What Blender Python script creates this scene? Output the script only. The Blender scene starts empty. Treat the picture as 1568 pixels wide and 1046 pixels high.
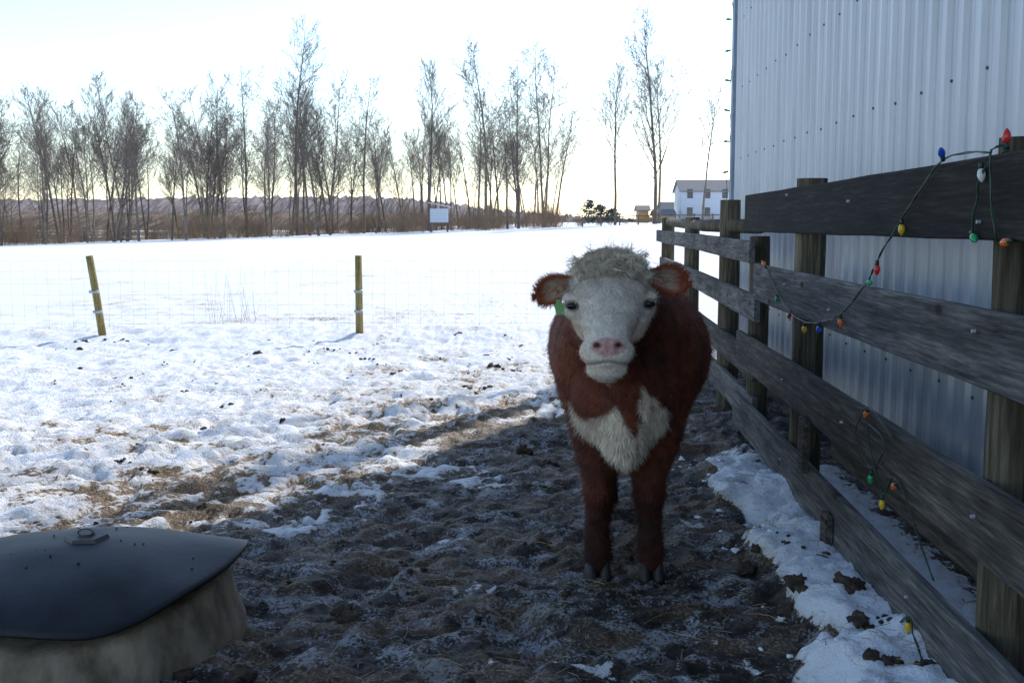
import bpy, math, random
import numpy as np
from mathutils import Vector, Matrix
random.seed(7); rng=np.random.default_rng(7)
scene=bpy.context.scene
scene.view_settings.view_transform='Standard'; scene.view_settings.look='None'; scene.view_settings.exposure=0
AZ=math.radians(30); EL=math.radians(34)

# ------------------------------------------------------------------ helpers
def link(o,parent=None):
    scene.collection.objects.link(o)
    if parent: o.parent=parent
    return o
def empty(name,loc=(0,0,0)):
    e=bpy.data.objects.new(name,None); e.empty_display_size=.2; link(e); return e
def mk(name,v,f,mat=None,smooth=False,parent=None,cols=None):
    me=bpy.data.meshes.new(name)
    me.from_pydata(v.tolist() if isinstance(v,np.ndarray) else v,[],f.tolist() if isinstance(f,np.ndarray) else f)
    if smooth: me.polygons.foreach_set('use_smooth',[True]*len(me.polygons))
    if cols is not None:
        a=me.color_attributes.new('Col','FLOAT_COLOR','POINT')
        c=np.ones((len(v),4),dtype=np.float32); c[:,:3]=cols
        a.data.foreach_set('color',c.ravel())
    me.update()
    if mat: me.materials.append(mat)
    o=bpy.data.objects.new(name,me); link(o,parent); return o
class Buf:
    def __init__(s): s.v=[]; s.f=[]; s.c=[]
    def add(s,v,f,c=None):
        b=len(s.v); s.v.extend([tuple(p) for p in v]); s.f.extend([tuple(i+b for i in q) for q in f])
        if c is not None: s.c.extend([c]*len(v))
    def obj(s,name,mat,smooth=False,parent=None):
        return mk(name,s.v,s.f,mat,smooth,parent,np.array(s.c) if s.c else None)
def tube(buf,pts,rad,sides=6,cap=True,c=None):
    pts=[Vector(p) for p in pts]; V=[];F=[]
    n=len(pts)
    for i,p in enumerate(pts):
        d=(pts[min(i+1,n-1)]-pts[max(i-1,0)])
        if d.length<1e-9: d=Vector((0,0,1))
        d.normalize()
        a=Vector((1,0,0)) if abs(d.x)<.8 else Vector((0,1,0))
        s=d.cross(a).normalized(); t=d.cross(s)
        r=rad[i] if hasattr(rad,'__len__') else rad
        for k in range(sides):
            an=2*math.pi*k/sides
            V.append(p+(s*math.cos(an)+t*math.sin(an))*r)
    for i in range(n-1):
        for k in range(sides):
            k2=(k+1)%sides
            F.append((i*sides+k,i*sides+k2,(i+1)*sides+k2,(i+1)*sides+k))
    if cap:
        F.append(tuple(range(sides))[::-1]); F.append(tuple((n-1)*sides+k for k in range(sides)))
    buf.add(V,F,c)
def box(buf,a,b,c=None):
    x0,y0,z0=a;x1,y1,z1=b
    V=[(x0,y0,z0),(x1,y0,z0),(x1,y1,z0),(x0,y1,z0),(x0,y0,z1),(x1,y0,z1),(x1,y1,z1),(x0,y1,z1)]
    buf.add(V,[(0,3,2,1),(4,5,6,7),(0,1,5,4),(1,2,6,5),(2,3,7,6),(3,0,4,7)],c)
def sphere_t(nu=20,nv=12):
    V=[(0,0,1)];F=[]
    for i in range(1,nv):
        th=math.pi*i/nv
        for j in range(nu):
            ph=2*math.pi*j/nu; V.append((math.sin(th)*math.cos(ph),math.sin(th)*math.sin(ph),math.cos(th)))
    V.append((0,0,-1))
    for j in range(nu): F.append((0,1+j,1+(j+1)%nu))
    for i in range(nv-2):
        for j in range(nu):
            a=1+i*nu;F.append((a+j,a+nu+j,a+nu+(j+1)%nu,a+(j+1)%nu))
    l=len(V)-1;a=1+(nv-2)*nu
    for j in range(nu): F.append((l,a+(j+1)%nu,a+j))
    return np.array(V),F
SV,SF=sphere_t()
SVs,SFs=sphere_t(10,7)
def ell(buf,c,r,pitch=0,yaw=0,roll=0,c_=None,small=False):
    V0,F0=(SVs,SFs) if small else (SV,SF)
    v=V0*np.array(r)
    M=np.array((Matrix.Rotation(yaw,3,'Z')@Matrix.Rotation(pitch,3,'X')@Matrix.Rotation(roll,3,'Y')))
    v=v@M.T+np.array(c); buf.add(v.tolist(),F0,c_)
# numpy noise
def h2(ix,iy,s):
    h=(ix.astype(np.int64)*374761393+iy.astype(np.int64)*668265263+s*1442695041)&0xffffffff
    h=((h^(h>>13))*1274126177)&0xffffffff
    h=h^(h>>16)
    return (h&0xffffff)/float(0xffffff)
def vn(x,y,s=0):
    ix=np.floor(x);iy=np.floor(y);fx=x-ix;fy=y-iy
    fx=fx*fx*(3-2*fx);fy=fy*fy*(3-2*fy)
    a=h2(ix,iy,s);b=h2(ix+1,iy,s);c=h2(ix,iy+1,s);d=h2(ix+1,iy+1,s)
    return (a*(1-fx)+b*fx)*(1-fy)+(c*(1-fx)+d*fx)*fy
def fbm(x,y,s=0,o=4):
    r=0;a=.5;t=0
    for i in range(o):
        r=r+a*vn(x*(1.0+0.0*i),y,s+i*17);t+=a;a*=.5
        x,y=x*1.62+y*1.18,-x*1.18+y*1.62
    return r/t
def ss(a,b,x):
    t=np.clip((x-a)/(b-a),0,1);return t*t*(3-2*t)

# ------------------------------------------------------------------ materials
def newmat(name):
    m=bpy.data.materials.new(name);m.use_nodes=True
    nt=m.node_tree;b=nt.nodes['Principled BSDF'];return m,nt,b
def N(nt,t,**k):
    n=nt.nodes.new(t)
    for a,b in k.items(): setattr(n,a,b)
    return n
def ramp(nt,src,stops):
    r=N(nt,'ShaderNodeValToRGB');e=r.color_ramp.elements
    while len(e)<len(stops): e.new(.5)
    for i,(p,c) in enumerate(stops):
        e[i].position=p;e[i].color=(c[0],c[1],c[2],1) if hasattr(c,'__len__') else (c,c,c,1)
    nt.links.new(src,r.inputs[0]);return r.outputs[0]
def noise(nt,scale,detail=5,rough=.6,vec=None,mscale=None,coord='Object'):
    tc=N(nt,'ShaderNodeTexCoord');src=tc.outputs[coord]
    if mscale:
        mp=N(nt,'ShaderNodeMapping');mp.inputs['Scale'].default_value=mscale
        nt.links.new(src,mp.inputs[0]);src=mp.outputs[0]
    n=N(nt,'ShaderNodeTexNoise');n.inputs['Scale'].default_value=scale;n.inputs['Detail'].default_value=detail;n.inputs['Roughness'].default_value=rough
    nt.links.new(src,n.inputs['Vector']);return n.outputs['Fac']
def mixc(nt,fac,a,b):
    m=N(nt,'ShaderNodeMix',data_type='RGBA')
    for s,k in ((fac,0),(a,6),(b,7)):
        if hasattr(s,'is_linked') or hasattr(s,'links'): nt.links.new(s,m.inputs[k])
        else: m.inputs[k].default_value=s if k==0 else (s[0],s[1],s[2],1)
    return m.outputs[2]
def math_(nt,op,a,b):
    m=N(nt,'ShaderNodeMath',operation=op)
    for i,s in enumerate((a,b)):
        if hasattr(s,'links'): nt.links.new(s,m.inputs[i])
        else: m.inputs[i].default_value=s
    return m.outputs[0]
def bump(nt,b,h,st=.5,dist=.01):
    n=N(nt,'ShaderNodeBump');n.inputs['Strength'].default_value=st;n.inputs['Distance'].default_value=dist
    nt.links.new(h,n.inputs['Height']);nt.links.new(n.outputs[0],b.inputs['Normal'])
def simple(name,c1,c2,scale=8,rough=.8,bs=.3,bd=.005,mscale=None,metal=0,stops=(.35,.65),spec=.5):
    m,nt,b=newmat(name)
    n=noise(nt,scale,mscale=mscale)
    nt.links.new(ramp(nt,n,[(stops[0],c1),(stops[1],c2)]),b.inputs['Base Color'])
    b.inputs['Roughness'].default_value=rough;b.inputs['Metallic'].default_value=metal;b.inputs['Specular IOR Level'].default_value=spec
    if bs: bump(nt,b,n,bs,bd)
    return m
def wood(name,c1,c2,c3,ms,rough=.9):
    m,nt,b=newmat(name)
    g=noise(nt,1,8,.72,mscale=ms)
    g2=noise(nt,1,3,.5,mscale=tuple(v*.18 for v in ms))
    gf=noise(nt,1,4,.6,mscale=tuple(v*2.6 for v in ms))
    big=noise(nt,1.7,3,.5)
    col=ramp(nt,math_(nt,'ADD',math_(nt,'MULTIPLY',g,.6),math_(nt,'MULTIPLY',gf,.4)),[(.37,c1),(.5,c2),(.63,c3)])
    k=ramp(nt,g2,[(.3,.5),(.7,1.3)])
    mm=N(nt,'ShaderNodeMix',data_type='RGBA',blend_type='MULTIPLY');mm.inputs[0].default_value=1
    nt.links.new(col,mm.inputs[6]);nt.links.new(k,mm.inputs[7])
    mb=N(nt,'ShaderNodeMix',data_type='RGBA',blend_type='MULTIPLY');mb.inputs[0].default_value=1
    nt.links.new(mm.outputs[2],mb.inputs[6]);nt.links.new(ramp(nt,big,[(.3,.6),(.7,1.2)]),mb.inputs[7])
    tc=N(nt,'ShaderNodeTexCoord');mp=N(nt,'ShaderNodeMapping');mp.inputs['Scale'].default_value=(3,2.2,5) if ms[2]>5 else (5,5,1.5)
    vo=N(nt,'ShaderNodeTexVoronoi');vo.inputs['Scale'].default_value=1;nt.links.new(tc.outputs['Object'],mp.inputs[0]);nt.links.new(mp.outputs[0],vo.inputs['Vector'])
    kn=ramp(nt,vo.outputs['Distance'],[(.06,1),(.12,0)])
    crack=ramp(nt,g,[(.30,.9),(.345,0)])
    c_=mixc(nt,crack,mb.outputs[2],(.006,.005,.005))
    nt.links.new(mixc(nt,kn,c_,(.02,.015,.01)),b.inputs['Base Color'])
    b.inputs['Roughness'].default_value=rough;b.inputs['Specular IOR Level'].default_value=.25
    bump(nt,b,g,.7,.006);return m
GR=(34,1.5,40)
W_dark=wood('wood_dark_stained',(.006,.006,.006),(.017,.015,.014),(.048,.041,.036),GR)
W_grey=wood('wood_grey',(.035,.035,.035),(.11,.105,.10),(.24,.23,.22),GR)
W_brown=wood('wood_brown',(.025,.022,.02),(.072,.064,.056),(.17,.15,.128),GR)
W_post=wood('wood_post',(.035,.03,.02),(.10,.085,.058),(.21,.18,.13),(32,32,1.6))
W_yel=wood('wood_treated_yellow',(.16,.12,.035),(.3,.23,.08),(.42,.34,.15),(32,32,1.6))
BARK=simple('bark',(.085,.068,.058),(.20,.165,.14),3,.9,0)
BARK2=simple('bark_pale',(.12,.095,.08),(.26,.215,.18),3,.9,0)
BRUSH=simple('dry_brush',(.15,.10,.065),(.33,.23,.15),2,.9,0)

def attr_mat(name,rough,bscale=40,bs=.4,bd=.004,spec=.3,sheen=0,var=.35):
    m,nt,b=newmat(name)
    a=N(nt,'ShaderNodeAttribute',attribute_name='Col')
    n=noise(nt,bscale,4,.6)
    mm=N(nt,'ShaderNodeMix',data_type='RGBA',blend_type='MULTIPLY');mm.inputs[0].default_value=1
    nt.links.new(a.outputs['Color'],mm.inputs[6]);nt.links.new(ramp(nt,n,[(.3,1-var),(.7,1+var*.4)]),mm.inputs[7])
    nt.links.new(mm.outputs[2],b.inputs['Base Color'])
    b.inputs['Roughness'].default_value=rough;b.inputs['Specular IOR Level'].default_value=spec
    if bs: bump(nt,b,n,bs,bd)
    return m

# ------------------------------------------------------------------ terrain
def far_h(x,y):
    return ss(20,98,y)*(-.55+1.95*np.clip((x+46)/60,0,1))
def bank_f(x,y):
    xf=1.30+.045*y
    w=.42+.13*(fbm(y*1.3,y*0+3,5,3)-.5)*2
    e=xf-w
    inn=ss(0,.16,(x-e)+(fbm(x*5,y*5,71,3)-.5)*.40)*ss(.7,.0,x-xf)
    return inn*ss(1.5,2.4,y)*(1-ss(6.6,7.6,y+(fbm(x*2,y*2,9,2)-.5)))
def mud_f(x,y):
    d=8.1+1.55*x-y+(fbm(x*.9,y*.9,40,3)-.5)*2.6
    return ss(-.9,.7,d)
def patch_f(x,y):
    r=0
    for a,b_,s in ((.02,3.72,.16),(.28,3.75,.10),(.5,3.68,.14),(.78,3.85,.12),(.62,4.05,.10),(-.4,5.4,.2),(-.9,6.2,.35),(-.2,6.6,.3),(.3,4.0,.08),(.95,5.6,.12),(-.15,4.6,.12),(-1.1,5.6,.3),(-.6,7.0,.35)):
        r=r+np.exp(-((x-a)**2+(y-b_)**2)/s**2)
    return np.clip(r,0,1)
def ground_h(x,y):
    near=np.exp(-np.maximum(y-9,0)/16)
    R=mud_f(x,y)
    n1=fbm(x*1.1,y*1.1,1,3)-.5
    n2=fbm(x*4.5,y*4.5,2,4)-.5
    n3=fbm(x*12,y*12,3,4)-.5
    h=n1*.09*near+n2*(.085-.025*R)*near+n3*(.045+.012*R)*near*np.exp(-np.maximum(y-12,0)/5)
    rd=np.abs(fbm(x*7,y*7,91,3)-.5)*2
    h=h-(.03-.010*R)*(1-ss(0,.28,rd))*near
    pit=vn(x*3.1,y*3.1,33);h=h-.045*ss(.68,.86,pit)*near
    b=bank_f(x,y);h=h+b*(.10+.07*(fbm(x*4,y*4,12,3)-.5))
    h=h+.10*np.exp(-((y-15.6)/.8)**2)*ss(-30,-8,x)*(.6+.8*(fbm(x*.6,y*.6,8,2)))
    h=h+.10*(fbm(x*.12,y*.12,20,3)-.5)*ss(14,30,y)
    return h+far_h(x,y)
def gz(x,y):
    return float(ground_h(np.array([float(x)]),np.array([float(y)]))[0])
ys=[-30,-20,-12,-7,-3,0,1,1.6,2.0];y=2.2
while y<30: ys.append(y);y+=max(.016,.005*y)
while y<1100: ys.append(y);y+=(.0055+.0012*(y-30)**.6)*y
pos=[];x=0
step=.024
while x<2.6: x+=step;pos.append(x)
s=step
while x<700: s=min(s*1.06,60);x+=s;pos.append(x)
neg=[];x=0
while x>-3.6: x-=step;neg.append(x)
s=step
while x>-7: s=.036; x-=s;neg.append(x)
while x>-700: s=min(s*1.05,60);x-=s;neg.append(x)
xs=np.array(neg[::-1]+[0.0]+pos);ys=np.array(ys)
GX,GY=np.meshgrid(xs,ys);H=ground_h(GX,GY)
R=mud_f(GX,GY)
zone=8.1+1.55*GX-GY
speck=np.exp(np.minimum(zone,0)/4.6)*(GY<60)
med=fbm(GX*4.5,GY*4.5,2,4)-.5
med2=fbm(GX*2.2,GY*2.2,51,4)-.5
fin=fbm(GX*12,GY*12,3,4)-.5
rd=np.abs(fbm(GX*7,GY*7,91,3)-.5)*2
cover=.03+speck*.46+.38*R+med2*.62+med*.38-fin*.55*(1-.6*R)+.28*(1-ss(0,.3,rd))*speck*(1-.7*R)
cover=cover-patch_f(GX,GY)*(.26+1.3*np.maximum(fin+.06,0))
bk=bank_f(GX,GY);cover=cover-1.1*bk
fc=.12+(fbm(GX*.5,GY*.5,60,4)-.5)*.5+(fbm(GX*2.5,GY*2.5,63,3)-.5)*.6
cover=cover*(1-ss(13,17,GY))+ss(13,17,GY)*fc*(1-.7*ss(25,60,GY))
brown=ss(106,114,GY+(fbm(GX*.1,GY*.1,61,2)-.5)*14)*(1-ss(-6,2,GX))
cover=np.maximum(cover,brown*.95*(fbm(GX*.05,GY*.2,62,3)>.36))
straw=np.maximum(np.maximum((1-R)*1.0,brown),.55*ss(.5,.62,fbm(GX*3,GY*6,88,4)))
nx,ny=len(xs),len(ys)
V=np.stack([GX.ravel(),GY.ravel(),H.ravel()],1)
idx=np.arange(nx*ny).reshape(ny,nx)
F=np.stack([idx[:-1,:-1].ravel(),idx[:-1,1:].ravel(),idx[1:,1:].ravel(),idx[1:,:-1].ravel()],1)
m,nt,b=newmat('snow_and_mud')
a=N(nt,'ShaderNodeAttribute',attribute_name='Col');sp=N(nt,'ShaderNodeSeparateColor');nt.links.new(a.outputs['Color'],sp.inputs[0])
nf=noise(nt,22,6,.7);nf2=noise(nt,5,7,.72);nf3=noise(nt,75,3,.6)
cv=math_(nt,'ADD',sp.outputs[0],math_(nt,'MULTIPLY',math_(nt,'SUBTRACT',nf,.5),1.2))
mask=ramp(nt,cv,[(.42,0),(.49,1)])
edge=ramp(nt,cv,[(.14,0),(.46,1)])
mudc=ramp(nt,nf,[(.38,(.012,.009,.007)),(.52,(.040,.029,.021)),(.66,(.12,.090,.064))])
strc=ramp(nt,nf3,[(.32,(.05,.03,.015)),(.5,(.17,.105,.055)),(.68,(.38,.27,.15))])
dirt=mixc(nt,sp.outputs[1],mudc,strc)
frost=ramp(nt,math_(nt,'ADD',nf2,math_(nt,'MULTIPLY',nf3,.5)),[(.775,0),(.86,.72)])
dirt2=mixc(nt,math_(nt,'MULTIPLY',frost,math_(nt,'SUBTRACT',1,sp.outputs[1])),dirt,(.46,.47,.49))
snow=mixc(nt,math_(nt,'MULTIPLY',edge,.55),(.86,.88,.91),(.56,.45,.32))
nt.links.new(mixc(nt,mask,snow,dirt2),b.inputs['Base Color'])
b.inputs['Specular IOR Level'].default_value=.3
nt.links.new(ramp(nt,mask,[(0,.8),(1,.6)]),b.inputs['Roughness'])
bump(nt,b,math_(nt,'ADD',nf,math_(nt,'MULTIPLY',nf3,.5)),1.0,.025)
ground=mk('snowy_ground',V,F,m,True,None,np.stack([cover.ravel(),straw.ravel(),bk.ravel()],1))

# clods
M_dung=simple('dung',(.022,.014,.009),(.085,.055,.033),25,.9,.9,.012)
M_snowc=simple('snow_lump',(.74,.77,.82),(.88,.9,.93),25,.7,.4,.01)
def lump(buf,x,y,r,fl=.5,z=None):
    v=SVs.copy();k=random.uniform(0,9)
    d=1+.35*np.sin(v[:,0]*4+k)*np.cos(v[:,1]*5+k*2)+.5*(rng.random(len(v))-.5)
    v=v*d[:,None]*np.array([1,.55+.5*rng.random(),fl])*r
    an=random.uniform(0,6.28);c_,s_=math.cos(an),math.sin(an);v=v@np.array([[c_,s_,0],[-s_,c_,0],[0,0,1]])
    zz=gz(x,y) if z is None else z
    buf.add((v+np.array([x,y,zz+r*fl*.1])).tolist(),SFs)
cl=Buf();n=0
while n<210:
    y=3+random.random()**1.2*12;x=random.uniform(-7,1.6)
    if x<-.42*y: continue
    r0=random.uniform(.006,.03)*(1 if random.random()<.85 else 1.9)
    for k in range(random.choice((1,2,4,6))):
        lump(cl,x+random.gauss(0,.04),y+random.gauss(0,.04),r0*random.uniform(.35,1),.6)
    n+=1
for x,y,r in [(1.13,4.35,.05),(1.36,4.3,.05),(1.3,3.95,.04),(-.66,4.25,.05),(1.25,3.6,.035),(.25,7.1,.06),(.1,7.4,.05)]:
    for k in range(4): lump(cl,x+random.uniform(-.04,.04),y+random.uniform(-.04,.04),r*random.uniform(.5,1),.6)
cl.obj('dung_clods',M_dung,True)
sn=Buf()
for i in range(45):
    y=random.uniform(2.9,7.5);x=1.30+.045*y-random.uniform(.3,.6);r=random.uniform(.006,.024)
    lump(sn,x,y,r,.5)
sn.obj('snow_lumps',M_snowc,True)
M_straw=simple('straw',(.22,.16,.08),(.45,.36,.2),30,.8,0)
st=Buf()
for i in range(4600):
    y=3+random.random()**1.5*9;x=random.uniform(-4,1.5)
    if x<-.42*y: continue
    L=random.uniform(.02,.07)*(2.4 if random.random()<.15 else 1);an=random.uniform(0,6.28);z=gz(x,y)+.006
    p=[(x,y,z),(x+math.cos(an)*L*.5+random.uniform(-.01,.01),y+math.sin(an)*L*.5,z+random.uniform(.0,.010)),(x+math.cos(an)*L,y+math.sin(an)*L,z+random.uniform(-.005,.010))]
    tube(st,p,.0012,3,False)
st.obj('scattered_straw',M_straw)

# ------------------------------------------------------------------ board fence
fence=empty('board_fence')
fd=Vector((.045,1,0)).normalized();fn=Vector((-1,.045,0)).normalized()
def FP(Y,off,z): 
    return Vector((1.30+.045*Y,Y,0))+fn*off+Vector((0,0,z))
def board(name,Y0,Y1,z0,z1,mat,off=0,th=.04,dz=0):
    bf=Buf();n=24;V=[];F=[];c=.006
    ph=random.uniform(0,6)
    for i in range(n+1):
        t=i/n;Y=Y0+(Y1-Y0)*t;w=.006*math.sin(ph+t*5)+dz*t
        w1=w+random.uniform(-.002,.002);w2=w+random.uniform(-.002,.002)
        o=off+.004*math.sin(ph*2+t*7)
        for a,zz in ((c,z0+w1),(th-c,z0+w1),(th,z0+c+w1),(th,z1-c+w2),(th-c,z1+w2),(c,z1+w2),(0,z1-c+w2),(0,z0+c+w1)):
            V.append(FP(Y,o+a,zz))
    for i in range(n):
        for k in range(8):
            F.append((i*8+k,i*8+(k+1)%8,(i+1)*8+(k+1)%8,(i+1)*8+k))
    F.append(tuple(range(8))[::-1]);F.append(tuple(n*8+k for k in range(8)))
    bf.add(V,F);o=bf.obj(name,mat,False,fence);return o
board('board_top',-1.5,7.72,1.49,1.74,W_dark,0)
board('board_2',-1.5,7.3,1.05,1.285,W_grey,0)
board('board_3',-1.5,7.95,.53,.77,W_brown,.0)
board('board_4',-1.5,8.1,.05,.29,W_grey,0,dz=.02)
board('board_inner_low',3.0,5.9,.30,.50,W_brown,-.19)
for i,(a,b_) in enumerate([(1.27,1.42),(.88,1.06),(.47,.67),(.14,.35)]):
    board('far_board_%d'%i,7.5,14.9,a,b_,W_grey if i!=2 else W_brown,-.045 if i else .0,dz=.03)
bf=Buf();tube(bf,[FP(7.9,-.1,1.52),FP(11,-.1,1.51),FP(14.7,-.1,1.55)],.055,10)
bf.obj('top_rail_log',W_post,True,fence)
for Y,zt,r in [(.6,1.78,.075),(3.36,1.80,.08),(6.25,1.79,.085),(7.75,1.45,.07),(9.25,1.73,.085),(11.9,1.6,.08),(14.65,1.60,.085)]:
    bf=Buf();pts=[];n=6
    for i in range(n+1):
        pts.append(FP(Y+.008*math.sin(i*2+Y),-r-.006,-.15+(zt+.15)*i/n))
    tube(bf,pts,[r*(1.06-.08*i/n) for i in range(n+1)],14)
    bf.obj('post',W_post,False,fence)
for Y,z0,z1 in [(5.55,.28,.56),(5.0,.02,.2)]:
    board('batten',Y,Y+.11,z0,z1,W_brown,.043,.035)
M_knob=simple('insulator_grey',(.3,.32,.34),(.5,.52,.55),20,.4,0)
bf=Buf()
for Y,z in [(3.36,1.70),(3.36,1.55),(3.36,1.22),(6.25,1.70),(6.25,1.2),(4.9,1.64),(4.9,.66),(3.3,.66),(6.25,.66),(6.25,.2),(3.9,.2),(5.2,1.14)]:
    p=FP(Y,.041,z);tube(bf,[p,p+fn*.012],.006,8)
bf.obj('bolts',M_knob,False,fence)

# ------------------------------------------------------------------ string lights
M_wire=simple('green_wire',(.01,.03,.015),(.02,.05,.03),20,.5,0)
def bulbmat(n,c):
    m,nt,b=newmat('bulb_'+n)
    nn=noise(nt,30,2);nt.links.new(ramp(nt,nn,[(.3,tuple(v*.8 for v in c)),(.7,c)]),b.inputs['Base Color'])
    b.inputs['Roughness'].default_value=.12;b.inputs['Transmission Weight'].default_value=.25;return m
BM={'r':bulbmat('red',(.75,.03,.03)),'g':bulbmat('green',(.02,.45,.14)),'y':bulbmat('yellow',(.85,.55,.02)),'o':bulbmat('orange',(.85,.2,.03)),'b':bulbmat('blue',(.03,.12,.7)),'c':bulbmat('clear',(.8,.85,.85))}
def smooth_poly(P,sub=6):
    P=[Vector(p) for p in P];out=[]
    for i in range(len(P)-1):
        p0=P[max(i-1,0)];p1=P[i];p2=P[i+1];p3=P[min(i+2,len(P)-1)]
        for k in range(sub):
            t=k/sub
            out.append(.5*((2*p1)+(p2-p0)*t+(2*p0-5*p1+4*p2-p3)*t*t+(3*p1-p0-3*p2+p3)*t**3))
    out.append(P[-1]);return out
def string(name,P,bulbs,sc=.88):
    e=empty(name)
    bf=Buf();sp_=smooth_poly(P);tube(bf,[p+Vector((random.uniform(-.002,.002),0,random.uniform(-.003,.003))) for p in sp_],.0026,5);
    tube(bf,[p+Vector((.004*math.cos(i*1.3),.004*math.sin(i*1.3),.004*math.sin(i*1.3))) for i,p in enumerate(sp_)],.0022,5)
    groups={}
    for p,c,d in bulbs:
        p=Vector(p);d=Vector(d).normalized()
        tube(bf,[p,p+d*.022*sc],[.0085*sc,.0095*sc],8)
        g=groups.setdefault(c,Buf())
        prof=[(.022,.0085),(.030,.0125),(.042,.0145),(.055,.0115),(.064,.006),(.069,.0015)]
        tube(g,[p+d*a*sc for a,_ in prof],[r*sc for _,r in prof],10)
    bf.obj('wire',M_wire,True,e)
    for c,g in groups.items(): g.obj('bulbs_'+c,BM[c],True,e)
o=.055
A=[(3.67,1.75,'b',(-.2,-.3,.3)),(4.09,1.56,'y',(0,0,-1)),(4.39,1.40,'r',(0,0,-1)),(4.52,1.31,'g',(-.1,-1,-.1)),(4.94,1.14,'o',(0,-.1,-.9)),(5.34,1.07,'b',(0,.2,-1)),(5.66,1.04,'y',(0,.2,-1)),(6.02,1.06,'r',(0,.7,-.5)),(6.39,1.14,'g',(0,.5,-1)),(6.76,1.27,'o',(-.3,.4,.6))]
string('christmas_lights',[FP(3.27,o,1.75)]+[FP(Y,o,z) for Y,z,_,_ in A],[(FP(Y,o,z),c,d) for Y,z,c,d in A])
string('christmas_lights',[FP(3.2,o,1.5),FP(3.27,o,1.74),FP(3.27,0,1.765),FP(3.32,o,1.7),FP(3.36,o,1.62),FP(3.4,o,1.5)],[(FP(3.27,.01,1.76),'r',(0,0,1)),(FP(3.34,o,1.725),'c',(0,-.2,-.8)),(FP(3.39,o,1.52),'g',(-.1,-.7,-.4)),(FP(3.08,o,1.5),'o',(-.1,1,-.2))])
B=[(4.45,.80,'o',(0,.4,-.5)),(4.37,.56,'g',(0,.2,-1)),(4.03,.59,'o',(0,.6,-.4)),(4.21,.50,'y',(0,0,-1))]
string('christmas_lights',[FP(4.1,o,.74),FP(4.45,o,.80),FP(4.62,o,.66),FP(4.37,o,.57),FP(4.2,o,.7),FP(4.45,o,.72),FP(4.21,o,.51),FP(4.03,o,.6),FP(3.6,o,.36)],[(FP(Y,o,z),c,d) for Y,z,c,d in B])
string('christmas_lights',[FP(3.6,o,.02),FP(3.7,o+.02,.12),FP(3.78,o+.02,.17),FP(3.95,o+.02,.05)],[(FP(3.78,o+.02,.17),'y',(0,0,-1))])

# ------------------------------------------------------------------ barn
barn=empty('metal_barn')
m,nt,b=newmat('barn_metal')
n1=noise(nt,1,5,.6,mscale=(3,3,.5));n2=noise(nt,1,4,.6,mscale=(25,25,2))
c=ramp(nt,n1,[(.3,(.40,.43,.47)),(.7,(.53,.56,.60))])
nt.links.new(mixc(nt,ramp(nt,n2,[(.55,0),(.85,.35)]),c,(.30,.31,.33)),b.inputs['Base Color'])
b.inputs['Roughness'].default_value=.42;b.inputs['Metallic'].default_value=.25
bump(nt,b,n1,.15,.01)
M_metal=m
M_trim=simple('barn_trim',(.16,.22,.30),(.24,.30,.38),6,.5,0)
EH=6.4;YC=12.5
def WPt(Y,off,z): return Vector((1.9+.045*Y,Y,0))+fn*off+Vector((0,0,z))
def ribs(L0,L1,push):
    prof=[];Y=L0
    while Y<L1-.2:
        prof+=[(Y,0),(Y+.075,0),(Y+.080,.004),(Y+.09,.004),(Y+.095,0),(Y+.145,0),(Y+.162,.024),(Y+.185,.024),(Y+.202,0)]
        Y+=.229
    prof.append((L1,0));return prof
V=[];F=[];prof=ribs(-12,YC,0)
for Yp,o_ in prof:
    V.append(WPt(Yp,o_,.1));V.append(WPt(Yp,o_,EH))
for i in range(len(prof)-1): F.append((2*i,2*i+2,2*i+3,2*i+1))
mk('wall_side',[tuple(v) for v in V],F,M_metal,False,barn)
c0=WPt(YC,0,0);V=[];F=[];prof=ribs(0,12,0)
for xx,o_ in prof:
    top=EH+(xx*.42 if xx<6 else (12-xx)*.42)
    for z in (.1,top): V.append((c0.x+xx,c0.y-.045*xx+o_,z))
for i in range(len(prof)-1): F.append((2*i,2*i+1,2*i+3,2*i+2))
mk('wall_end',V,F,M_metal,False,barn)
e=.25
def RP(xx,yy,z): return (1.9+.045*yy+xx,yy-.045*xx,z)
V=[RP(-e,-12.3,EH-.1),RP(-e,YC+.25,EH-.1),RP(6,YC+.25,EH+2.52),RP(6,-12.3,EH+2.52),RP(12+e,-12.3,EH-.1),RP(12+e,YC+.25,EH-.1)]
V2=[(a,b_,z+.06) for a,b_,z in V]
mk('roof',V+V2,[(0,1,2,3),(3,2,5,4),(6,9,8,7),(9,10,11,8),(0,6,7,1),(1,7,8,2),(2,8,11,5),(0,3,9,6),(3,4,10,9)],M_trim,False,barn)
bf=Buf()
P=[WPt(YC-.1,.0,.05),WPt(YC+.03,.0,.05),WPt(YC+.03,.035,.05),WPt(YC-.1,.035,.05)]
Q=[p+Vector((0,0,EH-.15)) for p in P]
bf.add(P+Q,[(0,3,2,1),(4,5,6,7),(0,1,5,4),(1,2,6,5),(2,3,7,6),(3,0,4,7)])
bf.obj('corner_trim',M_trim,False,barn)
bf=Buf();P=[WPt(-12,-.05,-.2),WPt(YC-.02,-.05,-.2),WPt(YC-.02,.012,-.2),WPt(-12,.012,-.2)];Q=[p+Vector((0,0,.33)) for p in P]
bf.add(P+Q,[(0,3,2,1),(4,5,6,7),(0,1,5,4),(1,2,6,5),(2,3,7,6),(3,0,4,7)])
bf.obj('base_board',W_brown,False,barn)
M_screw=simple('screw',(.05,.05,.06),(.12,.12,.13),20,.5,0)
bf=Buf();k=0;Y=-12+.12+.229*40
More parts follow.
